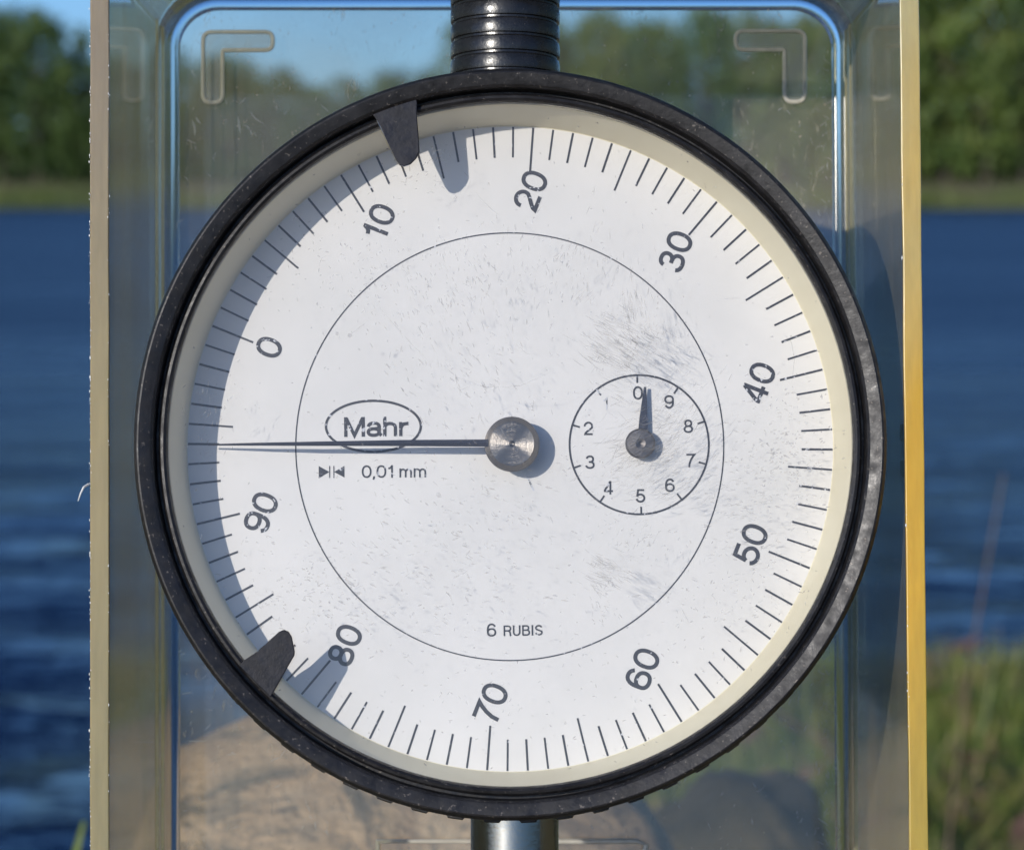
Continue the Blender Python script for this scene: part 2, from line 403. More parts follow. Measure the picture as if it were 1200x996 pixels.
# main pointer
hub = P(600, 520, 2.6)
ptr = tag(empty('pointer', (hub.x * .001, hub.y * .001, 0)), 'long thin dark pointer aimed left'); ptr.parent = gauge
def rel(px, py, z): v = P(px, py, z) - hub; return (v.x, v.y)
mb = MB(); st_p = [(572, 514.9, 523.4, 2.5), (470, 515.5, 522.7, 2.5), (360, 517.6, 522.4, 2.4), (300, 518.8, 522.1, 2.0), (244, 520.4, 522.0, 1.3)]
for x_, ya, yb2, z_ in st_p:
    pa, pb = P(x_, ya, z_) - hub, P(x_, yb2, z_) - hub; pc = P(x_, (ya + yb2) / 2, z_) - hub
    mb.v += [(pa.x, pa.y, z_), (pc.x, pc.y, z_ + .08), (pb.x, pb.y, z_), (pb.x, pb.y, z_ - .12), (pa.x, pa.y, z_ - .12)]
for q_ in range(4):
    for k_ in range(5): i_ = q_ * 5; mb.f.append((i_ + k_, i_ + (k_ + 1) % 5, i_ + 5 + (k_ + 1) % 5, i_ + 5 + k_))
mb.f += [(0, 4, 3, 2, 1), (20, 21, 22, 23, 24)]
recalc(mb.build('pointer_arm', M_POINTER, ptr))
mb = MB(); mb.lathe([(.01, .05), (1.2, .05), (1.2, 1.85), (2.05, 1.87), (2.12, 1.95), (2.12, 2.12), (2.03, 2.2), (2.0, 2.30), (1.72, 2.66), (1.69, 2.68), (.22, 2.66), (.12, 2.5), (.01, 2.47)], 96)
recalc(mb.build('pointer_hub', M_STEEL, ptr, smooth=True, angle=7))
# small pointer
h2 = P(750.5, 519.5, 1.3)
sp = empty('counter_pointer', (h2.x * .001, h2.y * .001, 0)); sp.parent = gauge
def rel2(px, py, z): v = P(px, py, z) - h2; return (v.x, v.y)
mb = MB(); mb.prism([rel2(748, 510, 1), rel2(748.3, 490, 1), rel2(754.0, 453.5, 1), rel2(756.8, 453), rel2(758.8, 490, 1), rel2(760.5, 510, 1)] if False else
                    [rel2(747.5, 512, 1), rel2(749.5, 490, 1), rel2(754.8, 453, 1), rel2(757.6, 453, 1), rel2(759.0, 490, 1), rel2(759.5, 512, 1)], .55, .70)
mb.build('pointer_arm', M_POINTER, sp)
mb = MB(); mb.lathe([(.01, .05), (.6, .05), (.6, .74), (1.06, .76), (1.16, .84), (1.16, 1.1), (1.02, 1.26), (.4, 1.30), (.15, 1.25), (.01, 1.2)], 64)
recalc(mb.build('pointer_hub', M_STEEL, sp, smooth=True, angle=7)); sp.children[-1].data.materials[0] = M_HUB2

# tolerance markers: bent black tongues clipped on the rim
M_GLINT = mat('glint_steel', (.75, .73, .68), .3, 1.0)
def marker(pts, clip):
    poly = [P(x, y, 6.3).xy for x, y in pts]
    mb = MB(); n = len(poly)
    mb.prism(poly, 6.15, 6.40)
    r = recalc(mb.build('tolerance_marker', M_TAB, gauge))
    bv = r.modifiers.new('edge', 'BEVEL'); bv.width = .00007; bv.segments = 2; bv.limit_method = 'ANGLE'
    mb = MB(); cp = [P(x, y, 6.6).xy for x, y in clip]
    return r
m1 = marker([(440, 139), (431, 128), (486, 110), (489, 121), (488.5, 135), (491, 165), (491.5, 178), (488, 186), (481, 193), (474, 195.5), (468.5, 194), (464, 188), (452, 163), (445, 147)], [])
tag(m1, 'narrow tongue at the upper left rim')
MB().tube([P(x, y, 6.33) for x, y in ((441.5, 141), (452.5, 163), (464.5, 188), (469, 194), (474, 195.3), (480, 193.5))], [.03, .04, .045, .04, .03, .015], 6).build('edge_glint', M_GLINT, m1, smooth=True)  # bright strip added to draw the glint on the tongue's left edge
m2 = marker([(280, 780), (286, 773.5), (302, 763), (318, 748), (327, 740), (333, 737.5), (338.5, 740), (342, 746), (345.5, 763), (345, 768), (338, 780), (327, 800), (317, 817), (300, 800)], [])
tag(m2, 'wide tongue at the lower left rim')

# ribbed screw cap on top and chrome stem below
prof = [(.01, 0)]; y = 26.0; RB = 4.42
prof = [(3.0, 25.0), (RB, 25.0)]
while y < 43.5:
    prof += [(RB - .22, y), (RB - .22, y + .16), (RB - .03, y + .22), (RB, y + .42), (RB, y + 1.0), (RB - .05, y + 1.28)]
    y += 1.42
prof += [(RB - .1, y), (RB - .8, y + .9), (.01, y + 1)]
capx = P(592, 60, -8).x
cap = recalc(MB().lathe(prof, 96, 'Y', (capx, 0, -8.0)).build('ribbed_cap', M_CAP, gauge, smooth=True, angle=40))
stx = P(603, 975, -8).x
st = recalc(MB().lathe([(.01, -25), (3.50, -25), (3.50, -44), (3.2, -44.4), (.01, -44.4)], 96, 'Y', (stx, 0, -8.0)).build('stem', M_CHROME, gauge, smooth=True))
recalc(MB().lathe([(.01, -44.4), (2.0, -44.41), (2.0, -60), (1.2, -60.4), (1.2, -62.5), (.8, -63.2), (.01, -63.4)], 48, 'Y', (stx, 0, -8.0)).build('spindle', M_CHROME, gauge, smooth=True))

# scratches and specks on the crystal
M_SCR = bpy.data.materials.new('scratch'); M_SCR.use_nodes = True; _n = N(M_SCR); _n.n.remove(_n.b)
_d = _n.add('ShaderNodeBsdfDiffuse'); _d.inputs[0].default_value = (.27, .27, .28, 1); _t = _n.add('ShaderNodeBsdfTransparent')
_m = _n.add('ShaderNodeMixShader'); _n.link(_t.outputs[0], _m.inputs[1]); _n.link(_d.outputs[0], _m.inputs[2])
_n.link(_n.ramp(_n.noise(_n.coord(), 700, 2), [(.3, (.06,) * 3), (.7, (.46,) * 3)]), _m.inputs[0]); _n.link(_m.outputs[0], _n.o.inputs[0])
rnd = random.Random(11)
scr = MB(); zc = 5.635
def scratch(px, py, ang, ln, wd, bend=0.0):
    q = P(px, py, zc)
    if q.xy.length > 25.6: return
    L = ln * MM; pts = []
    for i in range(4):
        t = i / 3 - .5; a = ang + bend * t
        pts.append((q.x + L * t * cos(a), q.y + L * t * sin(a) + bend * L * t * t))
    ws = [0, wd, wd * .9, 0]
    i0 = len(scr.v); nx, ny = -sin(ang), cos(ang)
    for (x, y), k in zip(pts, ws):
        k = k * MM / 2 + .002; scr.v += [(x + nx * k, y + ny * k, zc), (x - nx * k, y - ny * k, zc)]
    for i in range(3): scr.f.append((i0 + 2 * i, i0 + 2 * i + 1, i0 + 2 * i + 3, i0 + 2 * i + 2))
def cluster(cx, cy, sx, sy, n, ang, da, l0, l1, w0, w1, bend=0):
    for _ in range(n):
        scratch(rnd.gauss(cx, sx), rnd.gauss(cy, sy), radians(ang + rnd.gauss(0, da)), rnd.uniform(l0, l1), rnd.uniform(w0, w1), bend * rnd.random())
cluster(728, 408, 20, 16, 190, -32, 8, 10, 28, .6, 1.3, .2)
cluster(715, 378, 16, 8, 40, -22, 10, 8, 22, .5, 1.2)
cluster(742, 362, 8, 12, 50, -80, 8, 10, 24, .5, 1.2)
cluster(752, 400, 22, 22, 110, 75, 30, 3, 8, .7, 1.4)
cluster(683, 350, 6, 5, 9, 45, 6, 8, 18, .5, 1)
cluster(752, 522, 26, 20, 190, 28, 18, 9, 26, .5, 1.2, .3)
cluster(800, 490, 22, 28, 130, 40, 14, 8, 22, .5, 1.1, .3)
cluster(775, 560, 30, 18, 120, 22, 14, 8, 22, .5, 1.1, .3)
cluster(735, 450, 14, 16, 50, -28, 12, 8, 20, .5, 1.1)
cluster(716, 667, 13, 11, 100, -28, 14, 8, 22, .5, 1.1)
cluster(705, 710, 9, 16, 40, -60, 20, 4, 10, .5, 1.1)
cluster(745, 625, 22, 18, 60, 45, 30, 3, 9, .6, 1.3)
cluster(540, 420, 50, 60, 190, -62, 18, 3, 14, .8, 1.7)
cluster(640, 310, 60, 28, 150, 78, 18, 3, 13, .7, 1.5)
cluster(500, 340, 50, 30, 170, -70, 16, 2, 9, .7, 1.5)
cluster(540, 600, 80, 40, 180, -30, 22, 3, 12, .8, 1.7)
cluster(480, 690, 90, 40, 200, -10, 25, 3, 11, .8, 1.8)
cluster(360, 690, 35, 30, 160, 10, 50, 2, 6, .8, 2.0)
cluster(915, 530, 28, 45, 330, 8, 35, 2, 7, .8, 2.2)
cluster(870, 600, 30, 40, 150, 0, 12, 4, 12, .6, 1.4)
cluster(860, 700, 50, 40, 180, 30, 50, 2, 7, .7, 1.6)
cluster(500, 205, 30, 20, 50, 45, 40, 2, 8, .7, 1.6)
cluster(400, 300, 50, 40, 140, 60, 50, 2, 6, .7, 1.6)
cluster(250, 490, 12, 40, 50, 70, 20, 3, 9, .8, 1.8)
cluster(600, 820, 120, 40, 130, 20, 60, 2, 6, .6, 1.4)
cluster(598, 520, 170, 170, 260, 0, 90, 1.2, 4.5, .8, 2.0)
cluster(598, 520, 230, 230, 300, 0, 90, 1.2, 5, .7, 2.0)
for x, y, a, l, w_, b in ((470, 390, -48, 110, .7, .05), (610, 410, -40, 60, .6, .5), (590, 455, 3, 120, 1.0, .3), (420, 385, 38, 34, .9, 0), (570, 240, -45, 40, .7, .1),
                      (930, 410, -80, 60, .9, -.5), (803, 721, -62, 22, 1.2, 0), (410, 683, -35, 16, 4, 0), (478, 320, 60, 6, 4, 0), (410, 393, 20, 6, 5, 0), (395, 391, 40, 5, 4, 0),
                      (514, 580, -40, 8, 5, 0), (690, 460, 10, 60, .7, .2), (545, 455, 25, 20, 1, 0), (420, 695, 20, 8, 4, 0), (624, 632, 0, 4, 4, 0), (640, 700, 10, 9, 1.4, 0),
                      (435, 250, 50, 30, .9, .7), (380, 300, 30, 22, .8, -.8), (746, 698, 15, 12, 2, 0), (855, 350, 0, 30, .8, 0), (886, 470, 4, 26, .9, 0)):
    scratch(x, y, radians(a), l, w_, b)
so_ = scr.build('scratches', M_SCR, crys); so_['kind'] = 'stuff'

# ------------------------------------------------------------------ the clear tray
tray = tag(empty('clear_plastic_tray', O, (TILT, 0, 0)), 'deep clear plastic tray with yellowed rim edges, upright behind the dial gauge', 'plastic tray')
YT, YB = P(600, -95).y, P(600, 1560).y
def lerp(a, b, t): return a + (b - a) * t
def lineX(px0, px1, z):          # edge through (px0, y=0) and (px1, y=996) -> function of local y
    a, b = P(px0, 0, z), P(px1, 996, z)
    return lambda yy: a.x + (b.x - a.x) * (yy - a.y) / (b.y - a.y)
def rrect(xl, xr, yt, yb, r, n=10):
    out = []
    for cx_, cy_, a0, sx_, sy_ in ((xr, yt, 0, -1, -1), (xl, yt, 90, 1, -1), (xl, yb, 180, 1, 1), (xr, yb, 270, -1, 1)):
        X = cx_(yt if cy_ == yt else yb)
        for i in range(n + 1):
            a = radians(a0 + 90 * i / n); out.append((X + sx_ * r + r * cos(a), cy_ + sy_ * r + r * sin(a)))
    return out
ZB = -34.0
ZR = 4.0
roL, roR = lineX(105.5, 105.5, ZR), lineX(1077, 1088, ZR)
riL, riR = lineX(127.5, 127.5, ZR), lineX(1054.5, 1066, ZR)
bpL, bpR = lineX(209, 209, ZB), lineX(976, 981, ZB)
ytB = P(600, 9, ZB).y
T = 1.4; FR = .55
def off(f, d): return lambda yy: f(yy) + d
# rim edge split in its four straight sides
def rim_side(name, pts, m, lab=None):
    o = MB().prism(pts, ZR - .55, ZR).build(name, m, tray); bv = o.modifiers.new('edge', 'BEVEL'); bv.width = .00008; bv.segments = 2
    if lab: o['label'] = lab
    return o
yt, yb = YT, YB
def uneven(f, seed, amp, n=40):
    return [(f(lerp(yb, yt, i / n)) + amp * noise.noise(Vector((i * .35, seed, 0))), lerp(yb, yt, i / n)) for i in range(n + 1)]
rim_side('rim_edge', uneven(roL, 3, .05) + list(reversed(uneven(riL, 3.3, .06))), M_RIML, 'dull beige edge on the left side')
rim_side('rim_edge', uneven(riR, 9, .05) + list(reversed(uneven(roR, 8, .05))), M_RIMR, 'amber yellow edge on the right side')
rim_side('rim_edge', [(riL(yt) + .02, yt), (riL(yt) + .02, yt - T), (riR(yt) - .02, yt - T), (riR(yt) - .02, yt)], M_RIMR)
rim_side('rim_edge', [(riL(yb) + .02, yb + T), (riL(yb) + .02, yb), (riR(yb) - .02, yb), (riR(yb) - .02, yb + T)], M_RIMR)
# chips and burrs sparkling along the edges
mb = MB()
for i in range(230):
    yy = rnd.uniform(P(600, 996).y, P(600, -10).y)
    f, dx = rnd.choice(((roL, .0), (roL, .0), (roL, .0), (riL, -.02), (riR, .03)))
    if f is riR and rnd.random() < .6: continue
    x = f(yy) + dx + rnd.gauss(0, .035) + .05 * noise.noise(Vector(((yy - yb) / (yt - yb) * 14, 3, 0))) * (f is roL)
    s_ = rnd.uniform(.012, .032) * (1.8 if rnd.random() < .08 else 1); h_ = s_ * rnd.uniform(.8, 4)
    mb.prism([(x - s_, yy), (x, yy - h_), (x + s_, yy + rnd.uniform(-.02, .02)), (x, yy + h_)], ZR - .1, ZR + .03 + rnd.random() * .04)
o = mb.build('edge_chips', M_CHIP, tray); o['kind'] = 'stuff'
# walls: inner and outer skin
def skin(levels, m, name, parent=tray):
    mb = MB(); n = len(levels[0][0]); i0 = 0
    for pts, z in levels: mb.v += [(x, y_, z) for x, y_ in pts]
    for k in range(len(levels) - 1):
        for i in range(n):
            j = (i + 1) % n; mb.f.append((k * n + i, k * n + j, (k + 1) * n + j, (k + 1) * n + i))
    return mb
bi = lambda d, r: rrect(off(bpL, -d), off(bpR, d), ytB + d, YB + 2.2 + T - d, r)
inner = [(rrect(riL, riR, YT - T, YB + T, 4.2), ZR - .56), (bi(FR, 3.6 + FR), ZB + FR)]
outer = [(rrect(off(roL, .02), off(roR, -.02), YT, YB, 5.0), ZR - .56), (bi(FR + T, 4.6 + FR), ZB + FR)]
mb = skin(inner, M_WALL, ''); mo = skin(outer, M_WALL, ''); k0 = len(mb.v)
mb.v += mo.v; mb.f += [tuple(k0 + i for i in f) for f in mo.f]
n_ = len(inner[0][0])
wall = recalc(mb.build('side_wall', M_WALL, tray, smooth=True, angle=30))
# rounded fold between wall and back
prof = []
for i in range(9): a = radians(90 * i / 8); prof.append((FR * cos(a), ZB + FR - FR * sin(a)))
prof2 = []
for i in range(9): a = radians(90 - 90 * i / 8); prof2.append(((FR + T) * cos(a), ZB + FR - (FR + T) * sin(a)))
rings = [(bi(d, 3.6 + d), z) for d, z in prof + prof2]
mb = skin(rings + [rings[0]], M_GLASS, ''); recalc(mb.build('rounded_fold', M_GLASS, tray, smooth=True, angle=60))
# back panel
mb = MB().prism(bi(-.01, 3.6), ZB - T, ZB); recalc(mb.build('back_panel', M_BACK, tray))
# thin strips added along the walls to stand for amber reflected lines
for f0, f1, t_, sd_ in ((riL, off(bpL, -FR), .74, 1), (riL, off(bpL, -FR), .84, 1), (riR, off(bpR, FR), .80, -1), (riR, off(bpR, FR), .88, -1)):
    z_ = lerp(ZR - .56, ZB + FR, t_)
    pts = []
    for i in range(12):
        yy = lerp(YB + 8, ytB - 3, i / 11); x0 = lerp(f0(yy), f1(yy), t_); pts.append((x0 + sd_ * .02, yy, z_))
    MB().tube(pts, .13, 6).build('reflection_strip', M_AMBER, tray, smooth=True)
# L-shaped foot marks in the back panel: a rounded outline ridge and a frosted floor
def lmark(pts, r_=.30):
    out = []
    n = len(pts)
    for i, (x, y_, rr) in enumerate(pts):
        p0 = P(x, y_, ZB).xy; a = P(*pts[i - 1][:2], ZB).xy; b = P(*pts[(i + 1) % n][:2], ZB).xy
        rr *= MM; d1 = (a - p0).normalized() * rr; d2 = (b - p0).normalized() * rr
        for k in range(7):
            t = k / 6; out.append(((1 - t) ** 2 * (p0 + d1) + 2 * t * (1 - t) * p0 + t * t * (p0 + d2)))
    root = MB().prism([(p.x, p.y) for p in out], ZB + .01, ZB + .10)
    o = root.build('corner_mark', M_FLOOR, tray)
    MB().tube([(p.x, p.y, ZB + .12) for p in out], .19, 8, closed=True).build('mark_outline', M_MARK, o, smooth=True)
M_FLOOR = clear('frosted_floor', .14, .30, sc=400, rough=.12, hcol=(.70, .68, .66))
lmark([(238, 38, 13), (320, 38, 11), (320, 59.5, 11), (261, 59.5, 3), (261, 121, 12), (238, 121, 12)])
lmark([(943, 37, 12), (943, 120, 12), (919, 120, 12), (919, 59, 3), (862, 59, 11), (862, 37, 11)])
# moulded stem cradle at the foot of the panel
q0, q1 = P(443, 985, ZB), P(757, 985, ZB)
pts = [(q0.x, q0.y - 26, ZB + .5), (q0.x, q0.y, ZB + .5), (q1.x - .8, q1.y, ZB + .5), (q1.x, q1.y - .3, ZB + .5), (q1.x - .8, q1.y - 4, ZB + .5), (q1.x - .8, q0.y - 26, ZB + .5)]
MB().tube(pts, .26, 8).build('stem_cradle', M_MARK, tray, smooth=True)
# scuffs on the panel
M_SCUFF = clear('scuff', .25, .5, sc=500, hcol=(.75, .76, .76))
mb = MB(); zz = ZB + .04
def scuff(px, py, ang, ln, wd, z=zz):
    q = P(px, py, z); L = ln * MM; a = radians(ang); nx, ny = -sin(a), cos(a); b = rnd.gauss(0, .12)
    i0 = len(mb.v)
    for i in range(5):
        t = i / 4 - .5; x = q.x + L * t * cos(a) + nx * b * L * (t * t * 4); y_ = q.y + L * t * sin(a) + ny * b * L * (t * t * 4); k = wd * MM / 2 * (1 - 3.6 * t * t) 
        mb.v += [(x + nx * k, y_ + ny * k, z), (x - nx * k, y_ - ny * k, z)]
    for i in range(4): mb.f.append((i0 + 2 * i, i0 + 2 * i + 1, i0 + 2 * i + 3, i0 + 2 * i + 2))
for x, y_, a, l, w_ in ((228, 150, -80, 22, 3), (232, 142, -55, 12, 2.5), (280, 147, -82, 24, 3), (293, 152, -60, 20, 2.5), (300, 140, -40, 26, 2), (784, 98, 80, 7, 3), (794, 96, 70, 5, 3), (229, 868, 0, 34, 1.5), (219, 812, 10, 16, 1.5),
                        (803, 912, 88, 14, 1.5), (985, 120, -60, 20, 1)): scuff(x, y_, a, l, w_)
for _ in range(420):
    x = rnd.choice((rnd.uniform(205, 420), rnd.uniform(670, 975), rnd.gauss(970, 10)))
    y_ = rnd.choice((rnd.uniform(60, 330), rnd.uniform(760, 990)))
    scuff(x, y_, rnd.choice((70, 100, 30, -40, 85)) + rnd.gauss(0, 15), rnd.uniform(2, 16), rnd.uniform(.5, 1.4))
o = mb.build('scuff_marks', M_SCUFF, tray); o['kind'] = 'stuff'
# lint
pts = [P(103.5, 567.5, ZR - .1), P(98, 571, ZR + .4), P(94.5, 578, ZR + .6), P(91.5, 587, ZR + .4)]
lint = MB().tube([tuple(p - pts[0]) for p in pts], [.10, .09, .07, .03], 6).build('lint_fibre', mat('lint', (.75, .74, .72), .7), None, smooth=True)
lint.location = O + RG @ (pts[0] * .001); lint.rotation_euler = (TILT, 0, 0)
tag(lint, 'tiny pale curled fibre sticking out from the left edge of the tray', 'fibre')

# ------------------------------------------------------------------ lake
M_WATER = mat('lake_water', (.0006, .007, .034), .09, 0, 1.33, Specular_Tint=(.55, .80, 1.0, 1.0)); _n = N(M_WATER)
_v = _n.coord((1, 2.2, 1))
_h = _n.math('ADD', _n.math('MULTIPLY', _n.noise(_n.coord((.5, 1.6, 1)), .45, 4, .6), 5.0), _n.noise(_v, 9, 3, .55)); _h = _n.math('ADD', _h, _n.math('MULTIPLY', _n.noise(_n.coord((1, 2.0, 1)), 1.3, 3, .5), 2.5))
_n.link(_n.bump(_h, .9, .08), _n.b.inputs['Normal'])
_sx = _n.add('ShaderNodeSeparateXYZ'); _n.link(_n.coord(), _sx.inputs[0])           # farther out the ripples are too fine to resolve: they widen the gloss
_mr = _n.add('ShaderNodeMapRange'); _n.link(_sx.outputs[1], _mr.inputs[0]); _mr.inputs[1].default_value = 3; _mr.inputs[2].default_value = 14
_mr.inputs[3].default_value = .10; _mr.inputs[4].default_value = .34
_rp = _n.math('ADD', _mr.outputs[0], _n.math('MULTIPLY', _n.math('SUBTRACT', _n.noise(_n.coord((.12, .5, 1)), .9, 4, .6), .5), .22)); _n.link(_rp, _n.b.inputs['Roughness'])
mb = MB(); NX, NY = 150, 260
ys = [ -3 + 5.0 * i / 40 for i in range(40)] + [2.0 * (230 / 2.0) ** (i / (NY - 41)) for i in range(NY - 40)]
rr_ = random.Random(5)
wv = []
for i in range(26):
    lam = rr_.uniform(.07, .5); a = radians(rr_.gauss(8, 28)); wv.append((2 * pi / lam, sin(a), cos(a), rr_.uniform(0, 6.3), lam * .0080))
def wave(x, y_, step):
    s_ = 0
    for k, dx, dy, ph, am in wv:
        if step * k < 2.2: s_ += am * sin(k * (dx * x + dy * y_) + ph)
    return s_ * (.65 + .7 * noise.noise(Vector((x * .6, y_ * .35, 2))))
for j, y_ in enumerate(ys):
    st_ = (ys[j + 1] - y_) if j < len(ys) - 1 else 8
    hw = 2.2 + max(0, y_) * .42
    for i in range(NX + 1):
        t = i / NX * 2 - 1; x = hw * t
        mb.v.append((x, y_, wave(x, y_, max(st_, 2 * hw / NX)) if y_ > 0 else 0))
for j in range(len(ys) - 1):
    for i in range(NX): a = j * (NX + 1) + i; mb.f.append((a, a + 1, a + NX + 2, a + NX + 1))
hwl = 2.2 + 230 * .42
lake = mb.build('lake_water', M_WATER, None, 1, True, 180); lake['kind'] = 'structure'
lake2 = MB()
lake2.quad((-600, -40, -.06), (600, -40, -.06), (600, 420, -.06), (-600, 420, -.06))
o = lake2.build('water', M_WATER, None, 1); o['kind'] = 'structure'

# ------------------------------------------------------------------ near bank
def edge_y(x):
    return 1.60 + .5 * math.tanh((x - .03) * 7) + .05 * noise.noise(Vector((x * 5, 3, 1))) + max(0, x - .5) * .4
def bank_z(x, y_):
    e = edge_y(x) - y_
    b = .208 + .022 * noise.noise(Vector((x * 4, y_ * 4, 0))) + .012 * noise.noise(Vector((x * 13, y_ * 13, 4)))
    if e < .12: b = lerp(-.25, b, max(0, min(1, (e + .22) / .34)) ** .7)
    return b
M_SOIL = mat('bank_soil', (.07, .055, .04), .95); _n = N(M_SOIL); _v = _n.coord()
_n.link(_n.ramp(_n.noise(_v, 14, 6, .65), [(.3, (.03, .028, .018)), (.5, (.075, .07, .035)), (.7, (.16, .12, .08))]), _n.b.inputs['Base Color'])
_n.link(_n.bump(_n.noise(_v, 60, 5, .6), .6, .01), _n.b.inputs['Normal'])
mb = MB()
xs = [-30, -15, -6, -3] + [-1.6 + .04 * i for i in range(88)] + [2.5, 4, 8, 16, 30]
yy_ = [-40, -15, -6, -3, -1.5, -.8] + [-.4 + .04 * i for i in range(88)]
for y_ in yy_:
    for x in xs: mb.v.append((x, y_, bank_z(x, y_)))
for j in range(len(yy_) - 1):
    for i in range(len(xs) - 1): a = j * len(xs) + i; mb.f.append((a, a + 1, a + len(xs) + 1, a + len(xs)))
bank = mb.build('bank_ground', M_SOIL, None, 1, True, 180); bank['kind'] = 'structure'

# ------------------------------------------------------------------ boulder carrying the tray
foot = O + RG @ Vector((0, YB * .001, -.015))     # middle of the tray's foot
M_ROCK = mat('tan_rock', (.3, .22, .16), .9); _n = N(M_ROCK); _v = _n.coord()
_c = _n.ramp(_n.noise(_v, 24, 8, .75), [(.28, (.05, .035, .022)), (.42, (.26, .17, .10)), (.56, (.48, .32, .18)), (.72, (.62, .46, .30))])
_k = _n.ramp(_n.noise(_n.coord((1, 1, 1)), 60, 6, .75, 1.0), [(.52, G), (.60, (.85,) * 3)])
_n.link(_n.mixc(_k, _c, (.07, .065, .055)), _n.b.inputs['Base Color'])
_n.link(_n.bump(_n.noise(_v, 160, 6, .7), .9, .004), _n.b.inputs['Normal'])
def outline(pts, dist):
    out = []
    for px, py in pts: q = W(px, py, dist) - O; out.append((q.x, q.z))
    return out
def interp(tab, x):
    if x <= tab[0][0]: return tab[0][1]
    for (xa, za), (xb, zb) in zip(tab, tab[1:]):
        if x <= xb: return za + (zb - za) * (x - xa) / (xb - xa)
    return tab[-1][1]
CREST = outline([(-60, 1500), (95, 1150), (150, 1010), (178, 930), (205, 882), (250, 860), (290, 845), (350, 830), (480, 835), (600, 870), (700, 925), (760, 950), (800, 1010), (840, 1120), (950, 1500)], .425)
mb = MB(); NR = 130
x0, x1, y0_, y1_ = -.17, .17, -.14, .30
def rock_z(x, y_):
    pz = foot.z - O.z
    pad = pz + (foot.y - y_) * 0.14 - .0006               # plane under the leaning tray
    back = max(0, min(1, (y_ - .045) / .05))
    n1 = noise.fractal(Vector((x * 22, y_ * 22, 1.5)), 1.0, 2.0, 5)
    cz = interp(CREST, x + .002 * noise.noise(Vector((y_ * 40, x * 40, 3))))
    front = max(0, min(1, (y_ - .05) / .115)); front = front ** .8
    low = pz - .045
    hz = low + (max(cz, low - .2) - low) * front - max(0, y_ - .175) * .9
    top = pad * (1 - back) + back * (hz + .0040 * n1 * (.4 + .6 * back))
    if y_ < -.03: top -= (-.03 - y_) * .25
    ex = max(0, abs(x) - .10 - .012 * noise.noise(Vector((y_ * 14, 0, 5)))); ey = max(0, y_ - .245, -.09 - y_)
    return top - (ex * 2.2 + ex * ex * 60) * (1 - back) - (ey * 2.0 + ey * ey * 60)
for j in range(NR + 1):
    for i in range(NR + 1):
        x = lerp(x0, x1, i / NR); y_ = lerp(y0_, y1_, j / NR); mb.v.append((x, y_, max(rock_z(x, y_), -.36)))
for j in range(NR):
    for i in range(NR): a = j * (NR + 1) + i; mb.f.append((a, a + 1, a + NR + 2, a + NR + 1))
b0 = len(mb.v)
per = [i for i in range(NR + 1)] + [j * (NR + 1) + NR for j in range(1, NR + 1)] + [NR * (NR + 1) + i for i in range(NR - 1, -1, -1)] + [j * (NR + 1) for j in range(NR - 1, 0, -1)]
for p_ in per: x, y_, z_ = mb.v[p_]; mb.v.append((x * 1.02, y_ * 1.02, -.40))
for k in range(len(per)):
    k2 = (k + 1) % len(per); mb.f.append((per[k], b0 + k, b0 + k2, per[k2]))
mb.f.append(tuple(b0 + k for k in range(len(per))))
rock = recalc(mb.build('rock', M_ROCK, None, 1, True, 180)); rock.location = O
tag(rock, 'tan weathered rock behind and under the clear tray', 'rock')
# a second, darker boulder behind the lower right of the tray
M_ROCK2 = mat('dark_rock', (.05, .05, .045), .9); _n = N(M_ROCK2)
_n.link(_n.ramp(_n.noise(_n.coord(), 40, 7, .65), [(.35, (.030, .024, .012)), (.6, (.09, .07, .035)), (.75, (.20, .14, .07))]), _n.b.inputs['Base Color'])
_n.link(_n.bump(_n.noise(_n.coord(), 120, 6, .7), .9, .004), _n.b.inputs['Normal'])
import bmesh
bb = bmesh.new(); bmesh.ops.create_icosphere(bb, subdivisions=5, radius=1)
c2 = W(862, 1085, .62)
for v_ in bb.verts:
    d_ = v_.co.normalized(); k_ = 1 + .16 * noise.fractal(d_ * 1.7, 1.0, 2.0, 5)
    v_.co = Vector((d_.x * .022, d_.y * .045, max(d_.z, -.95) * .030 if d_.z > 0 else d_.z * .20)) * k_
me = bpy.data.meshes.new('rock'); bb.to_mesh(me); bb.free(); me.materials.append(M_ROCK2); me.polygons.foreach_set('use_smooth', [True] * len(me.polygons))
r2 = bpy.data.objects.new('rock', me); COL.objects.link(r2); r2.location = c2
tag(r2, 'dark rounded rock in the shade, behind the lower right of the tray', 'rock')

# ------------------------------------------------------------------ grass and stalks on the bank
def leaf_mat(name, stops, sc, tl=.3):
    m = mat(name, stops[0][1], .55); n = N(m)
    c = n.ramp(n.noise(n.coord(), sc, 3, .6), stops)
    n.link(c, n.b.inputs['Base Color'])
    t = n.add('ShaderNodeBsdfTranslucent'); n.link(c, t.inputs[0]); mx = n.add('ShaderNodeMixShader'); mx.inputs[0].default_value = tl
    n.link(n.b.outputs[0], mx.inputs[1]); n.link(t.outputs[0], mx.inputs[2]); n.link(mx.outputs[0], n.o.inputs[0])
    return m
M_GRASS = leaf_mat('bank_grass', [(.30, (.05, .09, .02)), (.43, (.17, .25, .04)), (.55, (.34, .35, .09)), (.66, (.46, .31, .19))], 22, .4)
M_DRY = leaf_mat('dry_leaves', [(.3, (.22, .12, .08)), (.6, (.30, .16, .12)), (.8, (.36, .30, .2))], 30)
mb = MB(); rg = random.Random(21)
